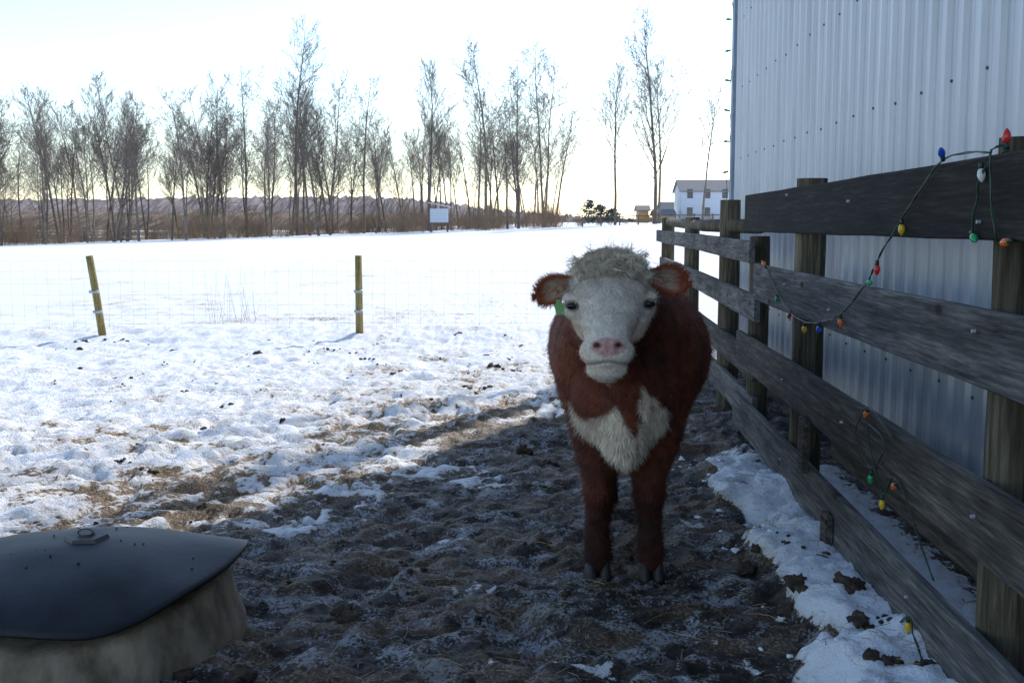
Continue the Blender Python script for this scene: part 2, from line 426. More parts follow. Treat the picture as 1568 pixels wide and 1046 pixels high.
while Y<YC-.2:
    for zi,z in enumerate((.75,1.5,2.23,2.97,3.7,4.4,5.2)):
        if k%2==0: 
            p=WPt(Y,.0,z+random.uniform(-.01,.01));tube(bf,[p,p+fn*.009],.008,6)
    Y+=.229;k+=1
bf.obj('screws',M_screw,False,barn)
pts=[WPt(YC,.05,1.3+i*.25) for i in range(15)]
bl=[(WPt(YC,.05,1.45+i*.33),'g',(-1,-.2 if i%2 else .3,random.uniform(-.3,.3))) for i in range(10)]
string('christmas_lights',[p+Vector((random.uniform(-.03,.03),0,0)) for p in pts],bl,1.0)

# ------------------------------------------------------------------ wire fence
wf=empty('wire_fence')
posts=[(-15.8,14.6,0),(-12.3,14.7,.03),(-8.9,14.8,0),(-5.5,14.9,-.16),(-2.07,15.0,0.0),(1.4,15.1,.02)]
for x,y,ln in posts:
    z=gz(x,y);bf=Buf();tube(bf,[(x,y,z-.2),(x+ln*.5,y,z+.5),(x+ln,y,1.10)],[.052,.05,.047],12)
    bf.obj('post',W_yel,True,wf)
    bf=Buf()
    for zz in (.35,.62,):
        tube(bf,[(x+ln*zz-.06,y-.055,zz),(x+ln*zz+.06,y-.055,zz+.0)],.02,6)
    bf.obj('insulators',M_knob,True,wf)
M_wireg=simple('galv_wire',(.40,.41,.42),(.55,.55,.57),20,.5,0,metal=.3)
bf=Buf()
for zz in (.18,.3,.43,.57,.72,.88,1.02):
    tube(bf,[(x+ln*zz*.9,y-.06,zz+.01) for x,y,ln in posts],.0012,3,False)
x=-15.8
while x<1.4:
    y=14.6+(x+15.8)*.0291-.06;tube(bf,[(x,y,.12),(x,y,1.02)],.0009,3,False);x+=.16
bf.obj('woven_wire',M_wireg,False,wf)

# ------------------------------------------------------------------ bare trees
def gen_tree(seed,H=14,spread=1.0,forks=1,levels=(20,8,6),tw=.0075,t0=.25,rk=.0105,wob=1.0):
    r=random.Random(seed);bf=Buf()
    def br(p,d,L,rad,lv):
        n=(9,6,4,2)[lv];pts=[p];rs=[rad];dd=d.copy()
        for i in range(n):
            up=(.03,.09,.08,.05)[lv]
            jit=(.06*wob,.11,.18,.24)[lv]
            dd=(dd+Vector((r.uniform(-jit,jit),r.uniform(-jit,jit),r.uniform(-jit,jit)*.6+up))).normalized()
            pts.append(pts[-1]+dd*(L/n));rs.append(max(rad*(1-.9*((i+1)/n)),tw))
        tube(bf,pts,rs,(7,4,3,3)[lv],False)
        if lv>=len(levels): return
        k=levels[lv]
        for j in range(k):
            t=(t0+(.99-t0)*(j+r.random())/k) if lv==0 else (.15+.85*(j+r.random())/k)
            f=t*n;i=min(int(f),n-1);q=pts[i].lerp(pts[i+1],f-i)
            ax=(pts[i+1]-pts[i]).normalized()
            an=r.uniform(0,6.283);s=Vector((math.cos(an),math.sin(an),0));s=(s-ax*s.dot(ax)).normalized()
            th=math.radians((r.uniform(26,52) if lv==0 else r.uniform(28,62))*spread)
            nd=ax*math.cos(th)+s*math.sin(th)
            if lv==0: nl=H*r.uniform(.55,1.1)*(.12+.44*(1-t))
            else: nl=L*r.uniform(.28,.52)*(1.2-.6*t)
            rr=(rad*(1-.85*t))*r.uniform(.25,.5) if lv==0 else rad*(1-.8*t)*r.uniform(.35,.6)
            br(q,nd,nl,max(rr,tw),lv+1)
    for k in range(forks):
        an=r.uniform(0,6.28);le=.0 if forks==1 else .16
        br(Vector((0,0,-.3)),Vector((math.cos(an)*le,math.sin(an)*le,1)).normalized(),H*(1 if k==0 else r.uniform(.75,.95)),H*rk/(forks**.4),0)
    return bf
temps=[]
for i,(H_,sp_,fk,lv,t0) in enumerate([(14,1,1,(28,10,6),.22),(13,1.0,1,(24,9,6),.35),(14,.75,1,(26,9,6),.4),(13,.9,2,(16,9,6),.32),(14,1.1,1,(26,10,6),.3),(12,.8,1,(24,8,5),.42)]):
    bfr=gen_tree(i*11+3,H_,sp_,fk,lv,.0088,t0)
    me=bpy.data.meshes.new('tree_mesh');me.from_pydata(bfr.v,[],bfr.f);me.materials.append(BARK2 if i%2 else BARK);temps.append((me,max(v[2] for v in bfr.v)))
tl=empty('distant_treeline')
def put(par,name,ti,x,y,H,rz=None):
    me,h=temps[ti];o=bpy.data.objects.new(name,me);link(o,par)
    s=H/h;o.scale=(s,s,s);o.location=(x,y,gz(x,y));o.rotation_euler=(random.uniform(-.05,.05),random.uniform(-.05,.05),random.uniform(0,6.28) if rz is None else rz)
    return o
for i in range(118):
    t=(i+random.random())/118;x=-62+t*67;y=random.uniform(88,128)+(8 if x>-15 else 0)
    hh=random.uniform(8.5,14.2)
    put(tl,'tree',random.randrange(6),x,y,hh)
for u,H_,ti,y in [(-40.6,14.5,2,100),(-19.2,19,0,100),(-13.4,14.5,4,101),(-7.2,15.5,2,98),(-2.3,17,1,99),(.6,15,4,100),(3.0,17,3,102),(9.6,15,2,104),(12.9,19.3,0,101),(14.0,15.5,1,106),(18.4,13.5,5,108),(-23.5,15,4,99),(-26.5,15,0,103),(-33.8,14.5,3,98),(-44,13,1,96)]:
    put(None,'unseen_shadow_tree',ti,u,y,H_)
bfr=gen_tree(77,15,.6,1,(18,7,4),.008,.42,.021,.3)  # tree added out of sight behind the barn to cast a shadow streak
o_=bfr.obj('unseen_shadow_tree',BARK);o_.location=(6.0,19.6,0)
bt=[]
for k in range(4):
    r=random.Random(k+90);bf=Buf()
    for i in range(45):
        an=r.uniform(0,6.28);d=Vector((math.cos(an)*r.uniform(.1,.8),math.sin(an)*r.uniform(.1,.8),1)).normalized();L=r.uniform(1,2.8)
        p=Vector((r.uniform(-1.2,1.2),r.uniform(-.8,.8),-.1));pts=[p]
        for j in range(3):
            d=(d+Vector((r.uniform(-.2,.2),r.uniform(-.2,.2),0))).normalized();pts.append(pts[-1]+d*L/3)
        tube(bf,pts,[.012,.010,.008,.005],3,False)
        for j in range(4):
            q=pts[j%3+1];dd=(d+Vector((r.uniform(-.8,.8),r.uniform(-.8,.8),.2))).normalized();tube(bf,[q,q+dd*r.uniform(.4,.9)],[.008,.005],3,False)
    me=bpy.data.meshes.new('bush_mesh');me.from_pydata(bf.v,[],bf.f);me.materials.append(BRUSH);bt.append((me,2.6))
bu=empty('undergrowth_brush')
old=temps;temps=bt
for i in range(210):
    x=-62+random.random()*66;y=random.uniform(92,128)
    put(bu,'brush',random.randrange(4),x,y,random.uniform(.8,3.2))
for i in range(16):
    put(bu,'brush',random.randrange(4),random.uniform(6,24),random.uniform(100,112),random.uniform(.5,1.3))
temps=old
bf=Buf();r=random.Random(5)
for i in range(26):
    x=-4.4+r.uniform(-.35,.35);y=17.5+r.uniform(-.2,.2);z=gz(x,y)
    tube(bf,[(x,y,z),(x+r.uniform(-.15,.15),y,z+r.uniform(.3,.8))],[.002,.001],3,False)
bf.obj('dry_weeds',M_straw)

# ------------------------------------------------------------------ hills
def ridge(name,y0,prof,c1,c2,sc,jag,wx):
    xs_=np.linspace(-wx,wx,int(wx*3.2));V=[];F=[]
    top=prof(xs_)
    for j in range(7):
        t=j/6
        zz=-2+(top+2)*np.sin(t*math.pi/2)+ (fbm(xs_*.7,xs_*0+j*3.3,7,4)-.5)*jag*2*min(1,t*2)+(vn(xs_*1.7,xs_*0+j,17)-.5)*jag*t
        V.append(np.stack([xs_,y0+j*9+0*xs_,zz],1))
    V=np.concatenate(V);n=len(xs_)
    idx=np.arange(n*7).reshape(7,n)
    F=np.stack([idx[:-1,:-1].ravel(),idx[:-1,1:].ravel(),idx[1:,1:].ravel(),idx[1:,:-1].ravel()],1)
    mk(name,V,F,simple(name+'_mat',c1,c2,sc,1.0,0,mscale=(6,.3,2.2),spec=0),False)
ridge('wooded_hills',420,lambda x:3.5+7.5*(1-ss(-60,40,x))+2.0*(fbm(x*.01,x*0,3,3)-.5)*2+1.5*ss(60,200,x),(.17,.145,.145),(.33,.29,.285),.12,1.6,420)
ridge('distant_woods',290,lambda x:1.6+1.6*(fbm(x*.03,x*0,13,3))+2.0*(1-ss(-30,20,x)),(.09,.07,.058),(.25,.205,.17),.16,1.2,300)

# ------------------------------------------------------------------ distant buildings
M_white=simple('white_siding',(.5,.54,.6),(.62,.66,.72),1,.7,0,mscale=(.1,.1,30))
M_roof=simple('roof_shingle',(.16,.16,.17),(.26,.25,.25),6,.9,0)
M_glass=simple('window_dark',(.05,.06,.07),(.09,.10,.12),2,.2,0)
def house(name,x,y,w,d,h,rh,mat=M_white,win=True):
    e=empty(name);z=gz(x,y)-.1
    bf=Buf();box(bf,(x,y,z),(x+w,y+d,z+h))
    bf.add([(x,y,z+h+.002),(x,y+d,z+h+.002),(x,y+d/2,z+h+rh-.05),(x+w,y,z+h+.002),(x+w,y+d,z+h+.002),(x+w,y+d/2,z+h+rh-.05)],[(0,2,1),(3,4,5)])
    bf.obj('walls',mat,False,e)
    bf=Buf();o_=.3
    V=[(x-o_,y-o_,z+h-.1),(x+w+o_,y-o_,z+h-.1),(x+w+o_,y+d/2,z+h+rh),(x-o_,y+d/2,z+h+rh),(x+w+o_,y+d+o_,z+h-.1),(x-o_,y+d+o_,z+h-.1)]
    V+=[(a,b_,c_+.15) for a,b_,c_ in V]
    bf.add(V,[(0,1,2,3),(3,2,4,5),(6,9,8,7),(9,11,10,8),(0,6,7,1),(5,4,10,11),(1,7,8,2),(2,8,10,4),(0,3,9,6),(3,5,11,9)])
    bf.obj('roof',M_roof,False,e)
    if win:
        bf=Buf();k=max(2,int(w/2))
        for s in range(2 if h>4 else 1):
            for i in range(k):
                wx=x+w*(i+.5)/k-.4;wz=z+1+s*2.6;box(bf,(wx,y-.04,wz),(wx+.8,y-.003,wz+1.3))
        bf.obj('windows',M_glass,False,e)
house('white_farmhouse',24.2,160,7.5,7,4.6,1.6)
house('garage',20.4,158,2.6,5,1.2,.7,simple('tan_siding',(.45,.3,.16),(.6,.42,.25),2,.8,0),False)
house('tan_shed',18.2,161,1.5,3,1.9,.6,simple('orange_siding',(.5,.28,.10),(.65,.4,.18),2,.8,0),False)
house('distant_house',40,300,12,8,3,2.5,simple('grey_siding',(.3,.3,.3),(.4,.4,.4),2,.8,0))
e=empty('white_field_shed');x,y=-6.6,90;z=gz(x,y);bf=Buf()
box(bf,(x,y,z+.8),(x+1.4,y+1.2,z+1.9));bf.obj('cabin',M_white,False,e)
bf=Buf();bf.add([(x-.15,y-.15,z+2.35),(x+1.6,y-.15,z+2.0),(x+1.6,y+1.35,z+2.0),(x-.15,y+1.35,z+2.35),(x-.15,y-.15,z+2.42),(x+1.6,y-.15,z+2.08),(x+1.6,y+1.35,z+2.08),(x-.15,y+1.35,z+2.42)],[(0,3,2,1),(4,5,6,7),(0,1,5,4),(1,2,6,5),(2,3,7,6),(3,0,4,7)]);bf.obj('roof',M_white,False,e)
bf=Buf()
for a,b_ in ((0,0),(1.32,0),(0,1.1),(1.32,1.1)): box(bf,(x+a,y+b_,z-.2),(x+a+.08,y+b_+.08,z+.8))
bf.obj('legs',BARK,False,e)
e=Buf();r=random.Random(2)
for x,hh,wd in ((11.0,3.4,1.6),(12.6,2.6,1.5),(14.3,2.0,1.5)):
    y=160;z=gz(x,y);tube(e,[(x,y,z-.2),(x,y,z+hh)],[.12,.03],6,False)
    for i in range(420):
        t=r.random();R_=wd*(1-t)**.4*r.uniform(.2,1.15)*(1+.3*math.sin(t*23));an=r.uniform(0,6.28);zz=z+.1+t*hh*.95
        q=Vector((x+math.cos(an)*R_,y+math.sin(an)*R_,zz))
        tube(e,[q,q+Vector((r.uniform(-.3,.3),r.uniform(-.3,.3),r.uniform(-.2,.3)))],[.1,.02],3,False)
e.obj('pine_tree',simple('pine_needles',(.06,.08,.075),(.12,.15,.13),4,.9,0))
bf=Buf()
for i in range(9):
    x=6+i*1.6;y=96;z=gz(x,y);box(bf,(x,y,z-.2),(x+.12,y+.12,z+.85))
for zz in (.35,.75): 
    P=[(6,96.13,gz(6,96)+zz),(12,96.13,gz(12,96)+zz),(19,96.13,gz(19,96)+zz)];tube(bf,P,.045,4)
bf.obj('far_rail_fence',BARK)

# ------------------------------------------------------------------ tub with rubber lid
tub=empty('covered_water_trough');cx,cy=-1.61,4.1
M_conc=simple('concrete_tan',(.10,.075,.05),(.36,.29,.21),5,.9,.8,.012,mscale=(1.8,1.8,.9),stops=(.3,.7))
M_rub=simple('black_rubber',(.006,.007,.010),(.020,.023,.030),5,.52,.4,.01,spec=.35)
n=72;V=[];F=[];pr=[(.575,-.08),(.572,.03),(.545,.10),(.52,.165),(.49,.17),(.0,.172)]
for r_,z in pr:
    for k in range(n):
        a_=2*math.pi*k/n;w=1+.012*math.sin(a_*5)+.008*math.sin(a_*13);zz=z+(.05*math.cos(2*a_) if z>.16 and r_>.45 else 0);V.append((cx+r_*w*math.cos(a_),cy+r_*w*math.sin(a_),zz))
for i in range(len(pr)-1):
    for k in range(n): F.append((i*n+k,i*n+(k+1)%n,(i+1)*n+(k+1)%n,(i+1)*n+k))
mk('tub_wall',V,F,M_conc,True,tub)
V=[];F=[];m_=22
for i in range(m_+1):
    rr=i/m_
    for k in range(n):
        a_=2*math.pi*k/n
        z=.362-.118*rr**2+.05*math.cos(2*a_)*rr**3+.014*math.sin(3*a_+1)*rr**3+.010*math.sin(7*a_)*rr**5-.015*max(0,rr-.9)*10*(.5-.5*math.cos(2*a_))+.006*math.sin(rr*9+3*a_)*rr
        R_=.578*(1+.02*math.sin(2*a_+.5)+.012*math.sin(5*a_))
        V.append((cx+rr*R_*math.cos(a_),cy+rr*R_*math.sin(a_),z))
for i in range(m_):
    for k in range(n): F.append((i*n+k,(i+1)*n+k,(i+1)*n+(k+1)%n,i*n+(k+1)%n))
lid=mk('rubber_lid',V,F,M_rub,True,tub)
sm=lid.modifiers.new('s','SOLIDIFY');sm.thickness=.012;sm.offset=-1
bf=Buf();P=[(cx+.085*math.cos(math.pi*k/3+.2),cy+.085*math.sin(math.pi*k/3+.2)) for k in range(6)]
Z0=-.023
bf.add([(a_,b_,.380+Z0) for a_,b_ in P]+[(cx+(a_-cx)*.9,cy+(b_-cy)*.9,.396+Z0) for a_,b_ in P],[(0,1,7,6),(1,2,8,7),(2,3,9,8),(3,4,10,9),(4,5,11,10),(5,0,6,11),(6,7,8,9,10,11)])
tube(bf,[(cx,cy,.395+Z0),(cx,cy,.405+Z0)],.03,10)
tube(bf,[(cx+.028*math.cos(t_),cy-.01,.410+Z0+.013*math.sin(t_)) for t_ in np.linspace(0,6.28,16)],.0035,5)
bf.obj('hub_plate',simple('dull_steel',(.03,.03,.034),(.08,.075,.07),12,.6,.2),False,tub)
# dirt on the lid
dl=Buf()
for i in range(26):
    an=random.uniform(0,6.28);rr=random.random()**.5*.9;x=cx+.55*rr*math.cos(an);y=cy+.55*rr*math.sin(an)
    z=.366-.118*rr**2+.05*math.cos(2*an)*rr**3
    lump(dl,x,y,random.uniform(.002,.006),.5,z)
dl.obj('dirt_bits',M_dung,True,tub)

# ------------------------------------------------------------------ COW
cow=empty('hereford_cow')
cb=Buf()
def chain(P):
    for i in range(len(P)-1):
        (a_,ra),(b_,rb)=P[i],P[i+1];a_=np.array(a_);b_=np.array(b_);L=np.linalg.norm(b_-a_)
        k=max(2,int(L/(.14*min(ra,rb)))+1)
        for j in range(k+1):
            t=j/k;c_=a_*(1-t)+b_*t;r_=ra*(1-t)+rb*t;ell(cb,c_,(r_,r_,r_))
ell(cb,(.58,5.55,.92),(.40,.78,.37))
ell(cb,(.57,5.45,.82),(.34,.6,.29))
ell(cb,(.525,5.02,.98),(.30,.36,.33))
ell(cb,(.53,5.1,1.12),(.15,.4,.17))
ell(cb,(.335,4.96,.90),(.14,.2,.26),pitch=.15)
ell(cb,(.705,4.98,.90),(.14,.2,.26),pitch=.15)
ell(cb,(.495,4.82,.80),(.235,.24,.26))
ell(cb,(.41,4.76,.76),(.12,.14,.14));ell(cb,(.58,4.76,.76),(.12,.14,.14))
ell(cb,(.485,4.70,.66),(.10,.14,.16))
ell(cb,(.62,6.12,.99),(.29,.33,.28))
ell(cb,(.45,6.05,.84),(.14,.24,.26));ell(cb,(.79,6.05,.84),(.14,.24,.26))
chain([((.52,5.0,1.06),.25),((.46,4.78,1.14),.20),((.425,4.66,1.22),.155)])
chain([((.44,4.62,1.12),.07),((.47,4.66,.92),.085),((.485,4.70,.75),.09)])
# head
ell(cb,(.402,4.55,1.315),(.140,.11,.125))
ell(cb,(.402,4.54,1.37),(.115,.075,.065))
ell(cb,(.395,4.475,1.235),(.142,.11,.12))
ell(cb,(.264,4.480,1.242),(.036,.05,.030));ell(cb,(.528,4.480,1.247),(.036,.05,.030))
ell(cb,(.272,4.49,1.19),(.035,.06,.03));ell(cb,(.515,4.49,1.195),(.035,.06,.03))
chain([((.392,4.46,1.22),.120),((.380,4.37,1.13),.092),((.370,4.305,1.07),.080)])
ell(cb,(.385,4.44,1.16),(.108,.085,.10))
ell(cb,(.368,4.275,1.05),(.106,.074,.064),pitch=.5)
ell(cb,(.368,4.245,1.075),(.078,.045,.042),pitch=.5)
ell(cb,(.328,4.25,1.07),(.036,.035,.032));ell(cb,(.410,4.25,1.07),(.036,.035,.032))
chain([((.40,4.54,1.15),.100),((.385,4.42,1.04),.078),((.370,4.31,.985),.062)])
ell(cb,(.370,4.29,.982),(.080,.060,.047))
ell(cb,(.370,4.275,1.01),(.085,.055,.04))
ell(cb,(.315,4.50,1.15),(.055,.09,.09));ell(cb,(.485,4.50,1.15),(.055,.09,.09))
# front legs
for sx,hx,kx,fx in ((.37,.375,.388,.378),(.670,.645,.605,.612)):
    chain([((sx,4.98,.78),.145),((hx,4.90,.60),.110),((kx,4.82,.44),.076),((kx,4.80,.37),.074),((kx,4.81,.31),.059),((fx,4.815,.20),.050),((fx,4.80,.12),.059),((fx,4.77,.06),.056)])
for sx,fx in ((.44,.535),(.80,.745)):
    chain([((sx,6.0,.85),.17),((sx,5.82,.66),.13),((sx*.7+fx*.3,6.02,.52),.085),((fx,6.22,.43),.058),((fx,6.20,.36),.05),((fx,6.15,.2),.040),((fx,6.12,.12),.046),((fx,6.09,.06),.045)])
chain([((.63,6.4,1.15),.04),((.64,6.47,1.0),.03),((.64,6.5,.7),.022),((.64,6.5,.5),.03),((.64,6.5,.36),.04),((.64,6.5,.28),.01)])
tmp=cb.obj('cowtmp',None,True)
rm=tmp.modifiers.new('r','REMESH');rm.mode='VOXEL';rm.voxel_size=.0085;rm.use_smooth_shade=True
smm=tmp.modifiers.new('s','SMOOTH');smm.factor=.5;smm.iterations=6
bpy.context.view_layer.update()
dg=bpy.context.evaluated_depsgraph_get()
me=bpy.data.meshes.new_from_object(tmp.evaluated_get(dg));bpy.data.objects.remove(tmp)
nv=len(me.vertices);P=np.empty(nv*3,dtype=np.float32);me.vertices.foreach_get('co',P);P=P.reshape(-1,3).astype(float)
def hw(z): return 1.03+.12*ss(1.05,1.2,z)
kf=(1-ss(4.60,4.72,P[:,1]))*(P[:,2]>.93)
P[:,0]=P[:,0]+(P[:,0]-.395)*(hw(P[:,2])-1)*kf
def noise3(P,s,seed):
    return (fbm(P[:,0]*s+P[:,1]*s*.6,P[:,2]*s-P[:,1]*s*.5,seed,3)-.5)
def dent(P,c_,r_,dep,dirv=(0,1,.2)):
    d=np.linalg.norm((P-np.array(c_))/np.array(r_),axis=1)
    return P+np.exp(-d**2*1.5)[:,None]*np.array(dirv)*dep
NL=(.326,4.200,1.080);NR=(.409,4.200,1.080)
P=dent(P,NL,(.015,.05,.012),.028);P=dent(P,NR,(.015,.05,.012),.028)
P=dent(P,(.368,4.2,1.075),(.004,.05,.04),.006)
def mzf(x): return 1.020-.22*np.abs(x-.37)
mouth=np.exp(-((P[:,2]-mzf(P[:,0]))/.007)**2)*(P[:,1]<4.35)*(np.abs(P[:,0]-.37)<.12)
P[:,1]+=mouth*.009
EL_=(.243,4.438,1.216);ER_=(.5495,4.438,1.224)
P=dent(P,EL_,(.030,.06,.017),.012,(0,1,0));P=dent(P,ER_,(.030,.06,.017),.012,(0,1,0))
body=np.array([.135,.034,.014])
def cowcol(P):
    x,y,z=P[:,0],P[:,1],P[:,2];n_=noise3(P,14,5);n2=noise3(P,60,9)
    C=np.tile(body,(len(P),1))*(1+1.2*noise3(P,5,77)[:,None]+.6*n2[:,None])
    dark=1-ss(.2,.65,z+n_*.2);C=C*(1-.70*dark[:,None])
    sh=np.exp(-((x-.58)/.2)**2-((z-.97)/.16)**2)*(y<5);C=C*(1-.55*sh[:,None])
    white=np.array([.76,.68,.58]);cream=np.array([.64,.53,.38])
    fy=4.60-.25*np.clip((1.2-z),-.1,.3)
    w=ss(.0,.03,(fy-y)+n_*.06)*(z>.9)
    w=np.maximum(w,(z>1.30)*(y<4.68)*1.0)
    nl=noise3(P,7,31)
    dx=np.abs(x-.478+nl*.14)
    halfw=.168*ss(.44,.68,z+nl*.12)
    top=.80+nl*.28-.35*np.maximum(0,dx-.11)
    chest=ss(-.03,.03,halfw-dx+n_*.10)*ss(-.03,.03,top-z+n_*.10)*(z>.44)*(y<4.95)
    nw=.055*np.clip((z-.67)/.12,0,1.2)+n_*.08
    notch=ss(-.022,.022,nw-dx)*(z>.66)
    ch=chest*(1-notch);w=np.maximum(w,ch*.82)
    C=C*(1-w[:,None])+(white*(1+.35*n_[:,None]+.2*n2[:,None]))*w[:,None]
    t=np.where((z>1.33)|(ch>.2),.7,0);C=C*(1-t[:,None]*w[:,None])+cream*(1+.6*n_[:,None])*t[:,None]*w[:,None]
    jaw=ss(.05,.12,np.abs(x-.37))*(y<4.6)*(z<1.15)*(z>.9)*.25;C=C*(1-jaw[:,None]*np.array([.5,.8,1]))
    d=np.sqrt(((x-.368)/.076)**2+((z-1.076)/.040)**2)
    pad=(1-ss(.8,1.05,d+n_*.3))*(y<4.262)
    C=C*(1-pad[:,None])+np.array([.62,.34,.31])*(1+.6*n2[:,None])*pad[:,None]
    lip=np.exp(-((z-1.0-.0)/.02)**2)*(y<4.30)*.3
    C=C*(1-lip[:,None])+np.array([.55,.36,.31])*lip[:,None]
    for c_ in (NL,NR):
        k=np.exp(-(((x-c_[0])/.016)**2+((z-c_[2]+.0)/.011)**2)**1.5)*(y<4.27);C=C*(1-.96*k[:,None])
    mm_=np.exp(-((z-mzf(x))/.005)**2)*(y<4.34)*(np.abs(x-.37)<.11)*(z>.9);C=C*(1-.6*mm_[:,None])
    for c_ in (EL_,ER_):
        d=np.sqrt(((x-c_[0])/.040)**2+((y-c_[1])/.06)**2+((z-c_[2])/.025)**2);k=1-ss(.6,1.15,d);C=C*(1-.88*k[:,None])
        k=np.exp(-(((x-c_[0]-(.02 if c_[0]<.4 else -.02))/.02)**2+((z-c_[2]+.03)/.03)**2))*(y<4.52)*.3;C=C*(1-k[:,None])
    return np.clip(C,.004,.9),pad,w
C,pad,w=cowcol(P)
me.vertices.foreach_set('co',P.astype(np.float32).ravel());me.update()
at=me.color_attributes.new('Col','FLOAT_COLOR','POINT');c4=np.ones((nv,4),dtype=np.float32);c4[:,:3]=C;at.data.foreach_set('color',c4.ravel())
M_hide=attr_mat('hide',.75,90,.6,.004,.25)
M_fur=attr_mat('fur',.7,60,0,0,.3,var=.15)
me.materials.clear();me.materials.append(M_hide)
me.polygons.foreach_set('use_smooth',[True]*len(me.polygons))
bo=bpy.data.objects.new('body',me);link(bo,cow)
nf_=len(me.polygons);ar=np.empty(nf_);me.polygons.foreach_get('area',ar);ce=np.empty(nf_*3);me.polygons.foreach_get('center',ce);ce=ce.reshape(-1,3)
no=np.empty(nf_*3);me.polygons.foreach_get('normal',no);no=no.reshape(-1,3)
wgt=ar*np.where(ce[:,1]<5.1,2.2,.8);wgt*=np.where((ce[:,1]<4.6)&(ce[:,2]>.9),2.2,1);wgt/=wgt.sum()
K=115000;ii=rng.choice(nf_,K,p=wgt);p0=ce[ii]+rng.normal(0,.004,(K,3));nn=no[ii]
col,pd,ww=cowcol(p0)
keep=(pd<.2)&(p0[:,2]>.07)
for c_ in (EL_,ER_): keep&=np.linalg.norm((p0-np.array(c_))/np.array([.033,.06,.018]),axis=1)>1
keep&=~((np.abs(p0[:,2]-mzf(p0[:,0]))<.008)&(p0[:,1]<4.33))
p0,nn,col,ww=p0[keep],nn[keep],col[keep],ww[keep];K=len(p0)
head=(p0[:,1]<4.62)&(p0[:,2]>.92)
cl_=np.stack([noise3(p0,22,301),noise3(p0,22,302),noise3(p0,22,303)],1)*2.8
flow=np.where(head[:,None],np.array([0,-.5,-1.0]),np.array([0,.6,-1.0]))+rng.normal(0,.25,(K,3))+cl_
flow-=nn*(flow*nn).sum(1)[:,None];flow/=np.linalg.norm(flow,axis=1)[:,None]+1e-6
d=flow+nn*rng.uniform(.15,.6,(K,1));d/=np.linalg.norm(d,axis=1)[:,None]
L=np.where(head,.014,.025)*rng.uniform(.5,1.5,K)
chest_=(~head)&(ww>.3);L=np.where(chest_,.048*rng.uniform(.5,1.3,K),L)
L=np.where(head&(p0[:,2]<1.12),.007,L)
top=head&(p0[:,2]>1.26);L=np.where(top,.028*rng.uniform(.6,1.4,K),L)
side=np.cross(d,nn);side/=np.linalg.norm(side,axis=1)[:,None]+1e-6
wd=np.where(head,.0011,.0015)[:,None]
a0=p0-nn*.001-side*wd;a1=p0-nn*.001+side*wd;a2=p0+d*L[:,None]
V=np.stack([a0,a1,a2],1).reshape(-1,3);F=np.arange(K*3).reshape(-1,3)
lockv=1+1.8*noise3(p0,30,404)[:,None]
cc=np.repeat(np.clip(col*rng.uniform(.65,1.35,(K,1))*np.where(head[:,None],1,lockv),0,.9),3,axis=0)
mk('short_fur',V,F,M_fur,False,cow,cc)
# curly poll hair in locks
bf=Buf();r=random.Random(4)
for i in range(440):
    th=r.uniform(0,6.28);q=r.random()**.5
    x=.402+math.cos(th)*q*.150;y=4.54+math.sin(th)*q*.08
    z=1.425-.085*q*q*(1 if abs(math.cos(th))>.5 else .5)
    if r.random()<.52:
        x=.40+r.uniform(-.140,.140);z=r.uniform(1.24,1.41);y=4.435+.25*max(z-1.33,0)+1.6*(x-.40)**2
    out=Vector(((x-.402)*4,-.4 if y<4.5 else .3,.25 if z>1.4 else -.25))+Vector((r.gauss(0,.35),r.gauss(0,.25),r.gauss(0,.25)))
    out.normalize();LL=r.uniform(.035,.070);sg=r.choice((-1,1));cu=r.uniform(2.5,5.5);ax0=Vector((r.gauss(0,1),r.gauss(0,1),r.gauss(0,1))).normalized()
    kk=r.uniform(.72,1.2)
    for h_ in range(10):
        L_=LL*r.uniform(.75,1.2);p=Vector((x,y,z))+Vector((r.gauss(0,.005),r.gauss(0,.005),r.gauss(0,.004)))
        axis=(ax0+Vector((r.gauss(0,.15),r.gauss(0,.15),r.gauss(0,.15)))).normalized();pts=[p];n=5
        dd=(out+Vector((r.gauss(0,.10),r.gauss(0,.10),r.gauss(0,.10)))).normalized()
        for j in range(n):
            dd=(Matrix.Rotation(sg*cu/n*.6,3,axis)@dd);dd=(dd+Vector((0,0,-.14))).normalized();pts.append(pts[-1]+dd*L_/n)
        k=kk*r.uniform(.85,1.15);cbase=(.76*k,.66*k,.50*k) if z>1.38 else (.76*k,.69*k,.57*k)
        tube(bf,pts,[.0012,.0013,.0012,.0010,.0007,.0003],3,False,cbase)
for i in range(80):
    x=.402+r.uniform(-.14,.14);p=Vector((x,4.53+r.uniform(-.03,.06),1.42-2.4*(x-.402)**2));dd=Vector(((x-.4)*4+r.gauss(0,.5),r.gauss(0,.3),.6)).normalized();pts=[p]
    for j in range(5): dd=(dd+Vector((r.gauss(0,.25),0,-.22))).normalized();pts.append(pts[-1]+dd*.018)
    tube(bf,pts,[.0008]*5+[.0003],3,False,(.7,.62,.5))
bf.obj('curly_poll_hair',M_fur,True,cow)
